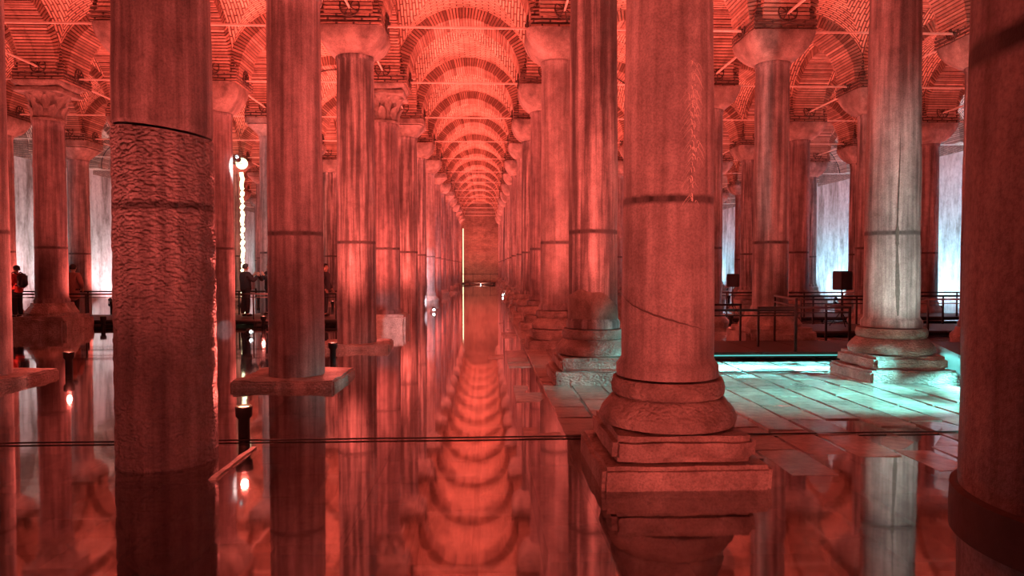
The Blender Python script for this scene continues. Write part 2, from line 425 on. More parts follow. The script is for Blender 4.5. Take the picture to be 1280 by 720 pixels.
def pier_mesh():
    h = 0.70; z0, z1 = CAPTOP + 0.008, SPRING + 1.0
    vs_, fs, uv = [], [], []
    r = random.Random(5); nc = 14
    for k in range(nc):                    # courses, each a hair in or out
        za = z0 + (z1 - z0) * k / nc; zb = za + (z1 - z0) / nc * 0.72
        d = r.uniform(-0.012, 0.012); t = max(0.0, za - SPRING)
        hh = h + d - 0.18 * min(1, t * 2.0)
        pts = [(-hh, -hh), (hh, -hh), (hh, hh), (-hh, hh)]
        for s in range(4):
            b = len(vs_); p, q = pts[s], pts[(s + 1) % 4]
            for (xx, yy), zz, uu in ((p, za, 0), (q, za, 2 * hh), (q, zb, 2 * hh), (p, zb, 0)):
                vs_.append((xx, yy, zz)); uv.append((uu + s * 1.3, zz))
            fs.append((b, b + 1, b + 2, b + 3))
        b = len(vs_)
        for zz in (za, zb):
            for p in pts: vs_.append((p[0], p[1], zz)); uv.append((p[0], p[1]))
        fs.append((b + 3, b + 2, b + 1, b)); fs.append((b + 4, b + 5, b + 6, b + 7))
    hh = h - 0.05 
    b = len(vs_)
    for zz, sc in ((z0, 1.0), (SPRING, 1.0), (z1, 0.74)):
        for p in ((-hh, -hh), (hh, -hh), (hh, hh), (-hh, hh)): vs_.append((p[0] * sc, p[1] * sc, zz)); uv.append((p[0], zz))
    for q in (0, 4):
        for s in range(4): fs.append((b + q + s, b + q + (s + 1) % 4, b + q + 4 + (s + 1) % 4, b + q + 4 + s))
    return mesh('brick_pier', vs_, fs, M['pier'], False, uv)
def rosette_mesh():
    r = 0.21; ms = [tube('t', [(r * math.cos(a), 0, r * math.sin(a)) for a in [2 * PI * i / 20 for i in range(20)]], 0.018, None, 6, True)]
    for i in range(4):
        a = PI * i / 4 + 0.2
        ms.append(tube('t', [(r * math.cos(a), 0, r * math.sin(a)), (-r * math.cos(a), 0, -r * math.sin(a))], 0.013, None, 5))
    ms.append(tube('t', [(0, -0.07, 0), (0, 0.06, 0)], 0.035, None, 8))
    return join_mesh('anchor_rosette', ms, M['rust'])
VM, AM, PM, RM = vault_mesh(), arch_mesh(), pier_mesh(), rosette_mesh()
rod_x = box_mesh('tie_rod', -0.5, 0.5, -0.02, 0.02, -0.02, 0.02, M['iron'])
def inside(x, y, margin=0.95): return abs((x / max(y, 0.1)) - 0.037) < margin
cable_mesh = tube('electric_cable', [((HALF - 0.77) * math.cos(a), 0.22 + 0.12 * math.sin(a * 3), (HALF - 0.77) * math.sin(a)) for a in [PI * i / 30 for i in range(0, 17)]], 0.02, M['black'], 5)
for n in range(N0, N1):
    for b in range(9):
        xa, xb = XS[b], XS[b + 1]; xc = (xa + xb) / 2; wdt = xb - xa
        o = link('vault_bay', VM, ceiling, None, (xc, YS(n) + HALF, SPRING), 0, (wdt / SP, 1, 1))
        # transverse arch at this station
        link('brick_arch', AM, ceiling, None, (xc, YS(n), SPRING), 0, (wdt / SP, 1, 1))
        if n >= 2 and (b >= 5 or b <= 3) and (n + b) % 2 == 0 and inside(xc, YS(n), 0.8):
            link('electric_cable', cable_mesh, ceiling, None, (xc, YS(n), SPRING), PI if (n * b) % 3 == 0 else 0, (wdt / SP, 1, 1))
        if n >= 1 and inside(xc, YS(n)):
            link('tie_rod', rod_x, ceiling, None, (xc, YS(n) - 0.02, 7.26), 0, (wdt - 1.3, 1, 1))
for b in range(1, 9):
    for n in range(N0, N1):
        link('brick_arch', AM, ceiling, None, (XS[b], YS(n) + HALF, SPRING), PI / 2)
        link('brick_pier', PM, ceiling, None, (XS[b], YS(n), 0))
        if n >= 1 and inside(XS[b], YS(n)):
            link('tie_rod', rod_x, ceiling, None, (XS[b] + 0.03, YS(n) + HALF, 7.42), PI / 2, (SP - 1.3, 1, 1))
            if n <= 10:
                link('anchor_rosette', RM, ceiling, None, (XS[b] + 0.03, YS(n) - 0.74, 7.45))
                link('anchor_rosette', RM, ceiling, None, (XS[b] + 0.74 * (1 if XS[b] < 0 else -1), YS(n), 7.335), PI / 2)

# ------------------------------------------------------------------ columns
def bowl_capital(r, z0, z1, half, name='capital'):
    vs_, fs = [], []; n = 12; seg = 48
    for k in range(n + 1):
        t = k / n
        g = math.sin(t * PI / 2) ** 0.75
        e = 2 + 7 * t ** 0.8
        rad = r * 1.03 + (half - r * 1.03) * g
        z = z0 + (z1 - z0) * t
        for i in range(seg):
            a = 2 * PI * (i + 0.5) / seg; c, s = math.cos(a), math.sin(a)
            q = (abs(c) ** e + abs(s) ** e) ** (-1 / e)
            d = noise.noise(Vector((c * 2 + r * 30, s * 2, z * 3))) * 0.014
            vs_.append(((rad * q + d) * c, (rad * q + d) * s, z))
    for k in range(n):
        for i in range(seg):
            j = (i + 1) % seg
            fs.append((k * seg + i, k * seg + j, (k + 1) * seg + j, (k + 1) * seg + i))
    fs.append(tuple(reversed(range(seg)))); fs.append(tuple(n * seg + i for i in range(seg)))
    me = mesh(name, vs_, fs, M['capstone'], True)
    me.set_sharp_from_angle(angle=math.radians(50))
    return me
def wedge_capital(r, z0, z1, half, name='capital'):
    # a plain block tapering from the square impost to the round shaft
    vs_, fs = [], []; seg = 48; prof = [(0.0, r * 1.04, 2.0), (0.12, r * 1.10, 2.6), (0.62, half * 0.94, 9.0), (0.68, half * 0.90, 12.0), (0.70, half, 16.0), (1.0, half, 16.0)]
    for t, rad, e in prof:
        for i in range(seg):
            a = 2 * PI * (i + 0.5) / seg; c, s = math.cos(a), math.sin(a); q = (abs(c) ** e + abs(s) ** e) ** (-1 / e)
            vs_.append((rad * q * c, rad * q * s, z0 + (z1 - z0) * t))
    for k in range(len(prof) - 1):
        for i in range(seg):
            j = (i + 1) % seg
            fs.append((k * seg + i, k * seg + j, (k + 1) * seg + j, (k + 1) * seg + i))
    fs.append(tuple(reversed(range(seg)))); fs.append(tuple((len(prof) - 1) * seg + i for i in range(seg)))
    me = mesh(name, vs_, fs, M['capstone'], True); me.set_sharp_from_angle(angle=math.radians(35))
    return me
def leaf_mesh():
    vs_, fs = [], []; nu, nv_ = 6, 8
    for i in range(nv_ + 1):
        t = i / nv_
        wdt = 0.088 * (0.75 + 0.5 * math.sin(t * PI)) * (1 - 0.75 * max(0, t - 0.7) / 0.3)
        for j in range(nu + 1):
            s = j / nu * 2 - 1
            o_ = 0.04 + 0.17 * t ** 2.6 - 0.03 * s * s + 0.02 * math.cos(s * 8)
            z = 0.44 * t - 0.07 * max(0, t - 0.8) / 0.2
            vs_.append((s * wdt, -o_, z))
    k = len(vs_)
    vs_ += [(a, b + 0.03, c) for a, b, c in vs_]
    for i in range(nv_):
        for j in range(nu):
            a = i * (nu + 1) + j
            fs.append((a, a + 1, a + nu + 2, a + nu + 1)); fs.append((k + a, k + a + nu + 1, k + a + nu + 2, k + a + 1))
    return mesh('acanthus_leaf', vs_, fs, M['capstone'], True)
LEAF = leaf_mesh()
cache = {}
def cached(key, fn):
    if key not in cache: cache[key] = fn()
    return cache[key]
def add_capital(root, kind, r, z0):
    if kind == 'corinthian':
        bell = cached(('bell', round(r, 2)), lambda: lathe('capital', [(r * 1.10, 0), (r * 1.12, 0.07), (r * 1.0, 0.08), (r * 1.02, 0.3), (r * 1.12, 0.55), (r * 1.42, 0.74), (r * 1.45, 0.78)], M['capstone'], 32))
        c = link('capital', bell, root, None, (0, 0, z0))
        for row, (zz, rr, nn, off) in enumerate(((0.07, r * 0.98, 8, 0), (0.33, r * 1.02, 8, PI / 8))):
            for i in range(nn):
                a = 2 * PI * i / nn + off
                l = link('acanthus_leaf', LEAF, c, None, (rr * math.sin(a), -rr * math.cos(a), zz), a)
        ab = cached(('abacus', round(r, 2)), lambda: rough_box('abacus', 0.64, 0.64, 0, 0.12, M['capstone'], 0.02, 0.02, 3, 5))
        link('abacus', ab, c, None, (0, 0, 0.78))
        zt = z0 + 0.90
        imp = cached(('impost', round(zt, 2)), lambda: bowl_capital(0.60, 0, CAPTOP - zt, 0.70, 'impost'))
        if CAPTOP - zt > 0.05: link('impost', imp, c, None, (0, 0, zt - z0))
    elif kind == 'wedge':
        link('capital', cached(('wedge', round(r, 2), round(z0, 2)), lambda: wedge_capital(r, z0, CAPTOP, 0.73)), root)
    else:
        link('capital', cached(('bowl', round(r, 2), round(z0, 2)), lambda: bowl_capital(r, z0, CAPTOP, 0.74)), root)
def shaft_profile(rb, rt, z0, z1, fillet, n=26):
    p = []
    if fillet: p += [(rb * 1.10, z0), (rb * 1.10, z0 + 0.10), (rb * 1.03, z0 + 0.14)]
    else: p += [(rb, z0)]
    zs = z0 + (0.17 if fillet else 0.02)
    for k in range(n):
        t = k / (n - 1); p.append((rb + (rt - rb) * t ** 1.3, zs + (z1 - 0.10 - zs) * t))
    p += [(rt * 1.06, z1 - 0.07), (rt * 1.06, z1)]
    return p
def add_base(root, kind, r, seed=0):
    """builds the foot of a column and returns where its shaft starts"""
    if kind == 'classical':
        mk = 'basestone'
        link('footing_slab', cached(('slab0', seed % 3), lambda: rough_box('footing_slab', 0.70, 0.68, -0.12, 0.20, M[mk], 0.035, 0.016, seed)), root)
        link('plinth', cached(('plinth', seed % 3), lambda: rough_box('plinth', 0.60, 0.60, 0.20, 0.42, M[mk], 0.05, 0.02, seed + 5)), root)
        k = r / 0.39
        link('torus', cached(('torus', round(r, 2)), lambda: lathe('torus', [(0.50 * k, 0.42), (0.585 * k, 0.44), (0.60 * k, 0.50), (0.58 * k, 0.56), (0.50 * k, 0.66), (0.475 * k, 0.68)], M[mk], 44, 0.012, 2.5, seed)), root)
        link('ring', cached(('ring', round(r, 2)), lambda: lathe('ring', [(0.47 * k, 0.68), (0.49 * k, 0.70), (0.50 * k, 0.76), (0.48 * k, 0.835)], M[mk], 44, 0.008, 2.5, seed)), root)
        return 0.85, True
    if kind == 'low':
        link('torus', cached(('low', round(r, 2)), lambda: lathe('torus', [(r * 1.45, -0.12), (r * 1.45, 0.12), (r * 1.5, 0.16), (r * 1.5, 0.24), (r * 1.25, 0.34), (r * 1.2, 0.42)], M['basestone'], 40, 0.012, 2.5, 4)), root)
        return 0.42, True
    if kind == 'slab':
        link('footing_slab', cached(('fslab', seed % 3), lambda: rough_box('footing_slab', 0.78, 0.74, -0.12, 0.115, M['basestone'], 0.03, 0.035, seed + 2, 8, 2.4)), root, None, None, 0.06 - 0.05 * (seed % 3))
        return 0.10, False
    if kind == 'pedestal':
        link('pedestal', cached(('ped', 0), lambda: rough_box('pedestal', 0.66, 0.66, -0.12, 0.46, M['palestone'], 0.07, 0.02, 9)), root)
        return 0.45, True
    if kind == 'block':
        link('pedestal', cached(('blk', seed % 2), lambda: rough_box('pedestal', 0.80, 0.78, -0.12, 0.44, M['basestone'], 0.10, 0.05, seed + 11, 6, 1.8)), root)
        link('plinth', cached(('blk2', 0), lambda: lathe('plinth', [(0.70, 0.43), (0.70, 0.52), (0.56, 0.72), (0.54, 0.80)], M['basestone'], 8, 0.03, 2, 6, smooth=False)), root, None, None, 0.39)
        return 0.79, True
    return -0.12, False
ORD = ['', 'first', 'second', 'third', 'fourth', 'fifth', 'sixth', 'seventh', 'eighth', 'ninth', 'tenth', 'eleventh', 'twelfth', 'thirteenth', 'fourteenth', 'fifteenth', 'sixteenth', 'seventeenth', 'eighteenth', 'nineteenth']
ROWTXT = {'L0': 'along the left edge of the central water aisle', 'R0': 'along the right edge of the central water aisle',
          'L1': 'in the second row left of the central aisle', 'L2': 'in the third row left of the central aisle', 'L3': 'in the outermost row by the left wall',
          'R1': 'in the second row right of the central aisle', 'R2': 'in the third row right of the central aisle', 'R3': 'in the outermost row by the right wall'}
GROUP = {k: 'columns ' + v for k, v in ROWTXT.items()}
# per column: dx, dy, rb, rt, shaft top, capital, base, material, label
SPEC = {
    ('L0', 2): (-0.07, 0.0, 0.435, 0.41, 6.08, 'corinthian', 'slab', 'marble_warm', 'dark red column on a thin square slab, left of aisle, behind the pitted near column'),
    ('L0', 3): (0.0, 0.05, 0.44, 0.41, 6.56, 'bowl', 'slab', 'marble_streaked', 'column with smooth bowl capital on a cut-cornered slab, third on the left of aisle'),
    ('L0', 4): (-0.03, 0.0, 0.45, 0.40, 6.02, 'corinthian', 'pedestal', 'marble_warm', 'column with carved leaf capital on a pale square pedestal, fourth along aisle left edge'),
    ('L0', 5): (0.02, 0.0, 0.46, 0.43, 6.50, 'wedge', 'none', 'marble_streaked', None),
    ('R0', 2): (0.05, 0.0, 0.395, 0.375, 6.55, 'bowl', 'classical', 'marble_streaked', 'column with dark patched foot on stepped base, between the two smooth red columns'),
    ('R0', 3): (-0.05, 0.0, 0.385, 0.36, 6.48, 'bowl', 'classical', 'marble_smooth', None),
    ('L1', 2): (-0.30, 0.1, 0.42, 0.40, 6.5, 'bowl', 'slab', 'marble', 'dark column cut by the left picture edge, on a slab in the water'),
    ('L1', 4): (-0.12, 0.0, 0.45, 0.42, 6.3, 'bowl', 'none', 'marble_warm', 'orange-red column with a pale foot, just right of the pitted near column'),
    ('L2', 4): (-0.15, 0.0, 0.42, 0.40, 6.02, 'corinthian', 'block', 'marble_warm', 'column with carved leaf capital on a rough stone block before the seated-height railing'),
    ('L3', 6): (0.0, 0.0, 0.42, 0.40, 6.35, 'wedge', 'none', 'marble', None),
    ('R1', 2): (0.06, 0.0, 0.42, 0.38, 6.55, 'bowl', 'classical', 'marble', 'pale column with long dark streak on stepped base at the teal-lit paving'),
    ('R1', 3): (0.0, 0.0, 0.40, 0.375, 6.50, 'bowl', 'block', 'marble', 'brownish column with bowl capital rising behind the dark platform railing'),
    ('R1', 4): (0.08, 0.0, 0.40, 0.375, 6.50, 'bowl', 'low', 'marble', None),
}
SPEC['L2', 4] = SPEC['L2', 4][:8] + ('column with carved leaf capital on a rough stone block, left of the near column',)
colroots = {}
def make_column(row, n, ordinal):
    sp = SPEC.get((row, n))
    rnd = random.Random(hash((row.encode()[0], row.encode()[1], n)) % 9999)
    left = row[0] == 'L'
    if sp is None:
        cap = rnd.choice(['bowl', 'wedge', 'bowl'] if left else ['bowl'])
        base = rnd.choice(['slab', 'none', 'low']) if left else ('classical' if row == 'R0' else rnd.choice(['low', 'classical']))
        sp = (rnd.uniform(-.04, .04), 0, 0.43 if left else 0.39, 0.40 if left else 0.365, [6.5, 6.4][rnd.randrange(2)], cap, base,
              rnd.choice(['marble', 'marble_warm', 'marble_streaked', 'marble_smooth']), None)
    dx, dy, rb, rt, zt, cap, base, mk, label = sp
    root = empty('stone_column', (ROWS[row] + dx, YS(n) + dy, 0), 0)
    if label is None: label = f'{ORD[ordinal]} stone column from the camera {ROWTXT[row]}'
    tag(root, label, 'column', GROUP[row], 'thing')
    z0, fil = add_base(root, base, rb, n)
    sm = cached(('shaft', rb, rt, round(z0, 2), zt, fil, mk), lambda: lathe('shaft', shaft_profile(rb, rt, z0, zt, fil), M[mk], 40, 0.010, 1.2, n))
    link('shaft', sm, root)
    add_capital(root, cap, rt, zt)
    colroots[row, n] = root
    return root
for row in ('L0', 'R0', 'L1', 'R1', 'L2', 'R2', 'L3', 'R3'):
    k = 1 if row == 'R0' else 0
    if row == 'R0': k = 2          # the near column at the right picture edge and the scratched one come first
    if row == 'L0': k = 1
    for n in range(2, 16):
        if inside(ROWS[row], YS(n), 0.79):
            k += 1; make_column(row, n, k)

# the pitted near column, left
root = empty('stone_column', (-3.02, 6.72, 0)); tag(root, 'thick near column with pitted lower drum and slanting joint, standing straight in the water', 'column', GROUP['L0'], 'thing')
link('lower_drum', lathe('lower_drum', [(0.440, -0.12), (0.440, 0.02)] + [(0.440 - 0.006 * k / 90, 0.05 + (3.0 - 0.05) * k / 90) for k in range(91)] + [(0.428, 3.06)], M['marble_rough'], 128, 0.010, 6.5, 3, tilt_top=0.05, tdir=PI), root)
link('upper_drum', lathe('upper_drum', [(0.42, 3.085), (0.43, 3.12)] + [(0.43 - 0.03 * k / 20, 3.14 + (6.4 - 3.14) * k / 20) for k in range(21)] + [(0.44, 6.42), (0.44, 6.5)], M['marble_warm'], 64, 0.008, 2.0, 5, tilt_bot=0.05, tdir=PI), root)
link('footing_slab', rough_box('footing_slab', 0.62, 0.62, -0.12, -0.03, M['basestone'], 0.03, 0.01, 4), root)
link('slab_edge', rough_box('slab_edge', 0.045, 0.56, -0.12, 0.022, M['palestone'], 0.02, 0.012, 6, 9), root, None, (0.68, -0.15, 0))
add_capital(root, 'bowl', 0.42, 6.5)
# the smooth scratched column, right of the aisle
root = empty('stone_column', (1.635, 6.28, 0)); tag(root, 'smooth near column with pale scratches on a big stepped base, right of aisle', 'column', GROUP['R0'], 'thing')
z0, fil = add_base(root, 'classical', 0.40, 1)
link('shaft', lathe('shaft', shaft_profile(0.412, 0.345, z0, 6.55, True, 34), M['marble_smooth'], 80, 0.006, 1.2, 2), root)
add_capital(root, 'bowl', 0.36, 6.55)
def ribbon(verts, faces, pts, w0, rad):
    b = len(verts)
    for i, (a, z) in enumerate(pts):
        ww = w0 * (1 - 0.8 * i / max(1, len(pts) - 1))
        for s in (-1, 1):
            aa = a + s * ww / rad; verts.append((rad * math.sin(aa), -rad * math.cos(aa), z + s * ww * 0.4))
    for i in range(len(pts) - 1): faces.append((b + 2 * i, b + 2 * i + 1, b + 2 * i + 3, b + 2 * i + 2))
vv, ff = [], []; rr_ = random.Random(21)
a0 = -0.03
for k in range(70):
    z = rr_.uniform(2.35, 3.55); a = a0 + rr_.gauss(0.32, 0.05) + 0.03 * math.sin(z * 5)
    d = rr_.choice((-1, -1, 1)); L = rr_.uniform(0.06, 0.22); pts = []
    for i in range(6): t = i / 5; pts.append((a + d * 0.35 * L * t * t / 0.4 * 1.5, z + L * (1.2 * t - 1.5 * t * t) ))
    rad = 0.412 + (0.345 - 0.412) * ((z - 1.0) / 5.4) ** 1.3 + 0.006
    ribbon(vv, ff, pts, rr_.uniform(0.002, 0.004), rad)
M['scratch'] = plain('pale_scratch', (0.80, 0.70, 0.62), 0.8)
sc = link('scratch_marks', mesh('scratch_marks', vv, ff, M['scratch']), root); sc['kind'] = 'stuff'
M['fissure'] = plain('dark_fissure', (0.13, 0.10, 0.095), 0.9)
vv, ff = [], []
pts = [(-0.255 - 1.25 + 2.15 * i / 40, 1.60 - 0.32 * (i / 40) ** 0.7 + 0.002 * math.sin(i * 1.3)) for i in range(41)]
for i, (a, z) in enumerate(pts):
    wz = 0.002 + 0.007 * math.sin(PI * i / 40) ** 2
    for dz, r in ((-wz, 0.4165), (wz, 0.4165)): vv.append((r * math.sin(a), -r * math.cos(a), z + dz))
for i in range(40): ff.append((2 * i, 2 * i + 2, 2 * i + 3, 2 * i + 1))
link('crack', mesh('crack', vv, ff, M['fissure'], True), root)
# the dark near column at the right picture edge
root = empty('stone_column', (1.70, 1.73, 0)); tag(root, 'dark close-up column with an iron band at the right picture edge', 'column', GROUP['R0'], 'thing')
z0, fil = add_base(root, 'none', 0.4, 2)
link('shaft', lathe('shaft', shaft_profile(0.415, 0.37, z0, 6.55, False, 30), M['marble_warm'], 96, 0.006, 1.2, 8), root)
link('iron_band', lathe('iron_band', [(0.41, 1.08), (0.432, 1.085), (0.434, 1.14), (0.432, 1.205), (0.41, 1.21)], M['rust'], 96, 0.003, 3, 2, False), root)
add_capital(root, 'bowl', 0.37, 6.55)
# the long dark stain down the pale column
vv, ff = [], []; rr_ = random.Random(4)
for i in range(61):
    z = 1.05 + 3.0 * i / 60; t = i / 60
    wz = 0.010 + 0.022 * max(0, math.sin(t * 9.0)) * (1 - t) + (0.02 if 0.38 < t < 0.47 else 0) * rr_.uniform(0.4, 1) + rr_.uniform(0, 0.008)
    wz *= (1 - t ** 3)
    r = 0.42 + (0.38 - 0.42) * ((z - 1.0) / 5.4) ** 1.3 + 0.0085; a = -0.33 + 0.03 * math.sin(z * 2)
    for d_ in (-wz, wz): vv.append((r * math.sin(a + d_ / r), -r * math.cos(a + d_ / r), z))
for i in range(60): ff.append((2 * i, 2 * i + 1, 2 * i + 3, 2 * i + 2))
M['stain'] = plain('dark_mineral_stain', (0.085, 0.078, 0.072), 0.8, nscale=40, var=0.7)
link('stain_streak', mesh('stain_streak', vv, ff, M['stain'], True), colroots['R1', 2])
# patched foot of the streaked column
pr = colroots['R0', 2]
M['patch'] = stone_mat('dark_repair_stone', (0.16, 0.12, 0.10), (0.30, 0.24, 0.21), band=False, rough_bump=0.6)
vv, ff = [], []; na = 40
for i in range(na + 1):
    a = -1.9 + 3.8 * i / na
    zt = 1.45 - 0.10 * (a + 0.5) ** 2 + 0.02 * math.sin(a * 7)
    for z, r in ((1.0, 0.404), (1.0, 0.409), (zt, 0.404), (zt + 0.015, 0.392)): vv.append((r * math.sin(a), -r * math.cos(a), z))
for i in range(na):
    b = i * 4; ff.append((b + 1, b + 5, b + 6, b + 2)); ff.append((b + 2, b + 6, b + 7, b + 3))
link('repair_patch', mesh('repair_patch', vv, ff, M['patch'], True), pr)

# ------------------------------------------------------------------ lamps
def spot(parent, loc, target, power, color, angle=100, blend=0.8, rad=0.08):
    ld = bpy.data.lights.new('lamp', 'SPOT'); ld.energy = power; ld.color = color; ld.spot_size = math.radians(angle); ld.spot_blend = blend; ld.shadow_soft_size = rad
    o = bpy.data.objects.new('lamp', ld); C.objects.link(o); o.parent = parent
    o.location = loc; o.rotation_euler = (Vector(target) - Vector(loc)).to_track_quat('-Z', 'Y').to_euler()
    return o
up_body = lathe('housing', [(0.055, 0), (0.06, 0.02), (0.06, 0.27), (0.085, 0.30), (0.09, 0.40), (0.078, 0.41), (0.075, 0.385)], M['black'], 16, cap=False)
up_lens = lathe('lens', [(0.072, 0.385), (0.074, 0.39), (0.04, 0.396), (0.001, 0.398)], M['lens'], 16)
up_lens_w = lathe('lens', [(0.072, 0.385), (0.074, 0.39), (0.04, 0.396), (0.001, 0.398)], M['lenswhite'], 16)
def uplight(x, y, label, power=UP_W, color=RED, target=None, angle=146, white=False, fill=0.0):
    o = empty('uplight', (x, y, -0.06)); tag(o, label, 'lamp', 'uplights standing in the water')
    link('housing', up_body, o); link('lens', up_lens_w if white else up_lens, o)
    spot(o, (0, 0, 0.46), target or (0, 0, 8), power, color, angle, 1.0)
    if fill:                                  # extra point lamp added to brighten the lower halves of the columns
        ld = bpy.data.lights.new('fill_lamp', 'POINT'); ld.energy = fill; ld.color = color; ld.shadow_soft_size = 0.035
        g = bpy.data.objects.new('fill_lamp', ld); C.objects.link(g); g.parent = o; g.location = (0, 0, 0.55)
    return o
SIDE = {'L0': 0.72, 'R0': -0.75, 'L1': 0.75, 'L2': 0.75, 'L3': 0.8, 'R1': 0.75, 'R2': 0.75, 'R3': 0.8}
LAMPAT = {'L0': 'on the left edge of the aisle', 'R0': 'on the right edge of the aisle', 'L1': 'in the second row left', 'L2': 'in the third row left', 'L3': 'in the row by the left wall',
          'R1': 'in the second row right', 'R2': 'in the third row right', 'R3': 'in the row by the right wall'}
for row in ('L0', 'R0', 'L1', 'R1', 'L2', 'R2', 'L3', 'R3'):
    k = 0
    for n in range(N0, 16):
        if n > 0 and not inside(ROWS[row], YS(n), 1.3) or n <= 0 and abs(ROWS[row]) > 8: continue
        x, y = ROWS[row] + 0.98, YS(n) + 0.60
        if row == 'L0': x, y = ROWS[row] - 0.05, YS(n) + (2.55 if n < 15 else 1.05)
        if row == 'L0' and n == 1: x, y = -2.58, 7.52
        if row == 'R0': x, y = ROWS[row] + 0.35, YS(n) + (2.1 if n < 15 else 0.95)
        if row == 'R0' and n == 0: x, y = 3.0, 3.7
        if row == 'L1' and n == 2: x, y = -7.3, 12.5
        if row == 'R1' and n == 2: x, y = 7.30, 12.50
        if row == 'R1' and n == 1: x, y = 5.2, 5.8
        k += 1
        tx = 1.2 if row in ('L0', 'L1', 'L2', 'L3') else -1.2
        uplight(x, y, f'small black uplight behind the {ORD[k]} column {LAMPAT[row]}' if n > 0 else f'black uplight behind the camera {LAMPAT[row]}, {ORD[n + 2]} back', UP_W * (1.0 if n > 0 else 0.28) * {'L0': 1.05, 'R0': 1.05}.get(row, 0.72 if row[0] == 'L' else 0.5), RED, (tx, 0.4, 8), fill=(65.0 if row in ('L0', 'R0') and n > 1 else 30.0) if n > 0 and row in ('L0', 'R0', 'L1', 'R1') and (row, n) != ('R1', 2) else 0.0)

def floodlight(x, y, z, target, power, color, angle, label, blend=0.6):
    """a small tilting floodlight: bracket, housing and lens"""
    o = empty('floodlight', (x, y, z)); tag(o, label, 'lamp', 'small white floodlights')
    d = (Vector(target) - Vector((x, y, z + 0.16))).normalized()
    q = d.to_track_quat('Z', 'Y').to_euler()
    link('bracket', cached('flb', lambda: tube('bracket', [(-0.12, 0, 0.16), (-0.12, 0, 0.0), (0.12, 0, 0.0), (0.12, 0, 0.16)], 0.012, M['black'], 6)), o)
    h = link('housing', cached('flh', lambda: lathe('housing', [(0.05, -0.12), (0.07, -0.10), (0.085, 0.04), (0.085, 0.10), (0.075, 0.10), (0.07, 0.06)], M['black'], 18, cap=False)), o, None, (0, 0, 0.16)); h.rotation_euler = q
    l = link('lens', cached('fll', lambda: lathe('lens', [(0.071, 0.06), (0.06, 0.066), (0.001, 0.07)], M['lenswhite'], 18)), o, None, (0, 0, 0.16)); l.rotation_euler = q
    p = Vector((0, 0, 0.16)) + d * 0.15
    spot(o, p, p + d, power, color, angle, blend, 0.05)
    return o
PINKWHITE = (1.0, 0.72, 0.76)
for i, y in enumerate([26, 29.5, 33, 37.5, 42, 47, 52, 58, 64, 70]):
    floodlight(XS[-1] - 2.4, y, -0.05, (XS[-1], y + 0.3, 2.2), 1300, (0.32, 0.74, 1.0), 125, f'{ORD[i + 1]} pale blue wall-washing floodlight at the foot of the right wall')
    floodlight(XS[0] + 2.4, y, -0.05, (XS[0], y + 0.3, 2.8), 620, (1.0, 0.72, 0.78) if i % 3 else (0.5, 0.95, 1.0), 130, f'{ORD[i + 1]} pale wall-washing floodlight at the foot of the left wall')
floodlight(-2.95, 17.35, -0.05, (-2.9, 20.9, 0.35), 80, (0.95, 0.93, 1.0), 34, 'white floodlight in the water aimed at the pale square pedestal')
floodlight(-6.3, 18.9, -0.05, (-7.8, 20.9, 0.0), 40, (0.95, 0.93, 1.0), 18, 'white floodlight aimed at the pale foot of the orange-red column')
floodlight(-2.15, 28.8, -0.05, (-3.1, 41.5, 2.0), 1500, (0.92, 0.86, 1.0), 34, 'white floodlight lighting far columns on the left of the aisle')
floodlight(-0.6, 75.0 - 1.2, -0.05, (-0.6, YF, 2.2), 320, (1.0, 0.30, 0.19), 110, 'warm floodlight before the far end wall of the aisle')
floodlight(1.05, 44.0, -0.05, (1.6, 49.5, 0.5), 60, (0.95, 0.93, 1.0), 50, 'white floodlight at a far column foot right of the aisle')
floodlight(-7.10, 20.4, 4.78, (-9.0, 30.0, 2.5), 300, (1.0, 0.95, 0.9), 90, 'white spotlight clamped high on the orange-red column')

for (fx, fy, ft, fp, lb) in ((0.7, 1.2, (1.75, 6.3, 1.5), 400, 'added red floodlight out of view by the camera aimed at the scratched near column'),
                             (-1.6, 0.6, (-3.0, 6.7, 0.7), 330, 'added red floodlight out of view by the camera aimed at the pitted near column')):
    floodlight(fx, fy, -0.05, ft, fp * 1.6, RED, 75, lb)  # two unseen red lamps added to brighten the near columns

# ------------------------------------------------------------------ walkways, railings
def deck(pts0, pts1, wd, npan, label, z=0.20, th=0.12):
    """a walkway of dark panels between two points; wd to the left of the direction"""
    a, b = Vector(pts0), Vector(pts1); L = (b - a).length; ang = math.atan2(b.y - a.y, b.x - a.x)
    o = empty('walkway', (a.x, a.y, 0), ang); tag(o, label, 'walkway', 'dark visitor walkways', 'thing')
    pl = L / npan
    pm = box_mesh('deck_panel', 0.008, pl - 0.008, 0.0, wd, z - 0.05, z, M['deck'], 0.006)
    for i in range(npan): link('deck_panel', pm, o, None, (pl * i, 0, 0))
    link('edge_beam', box_mesh('edge_beam', 0, L, 0.09, 0.15, z - th, z - 0.055, M['black']), o)
    link('edge_beam', box_mesh('edge_beam', 0, L, wd - 0.09, wd - 0.03, z - th, z - 0.055, M['black']), o)
    nl = max(2, int(L / 2.4))
    lm = box_mesh('support', -0.04, 0.04, 0.16, wd - 0.16, -0.11, z - 0.055, M['black'])
    for i in range(nl + 1): link('support', lm, o, None, (0.1 + (L - 0.2) * i / nl, 0, 0))
    return o
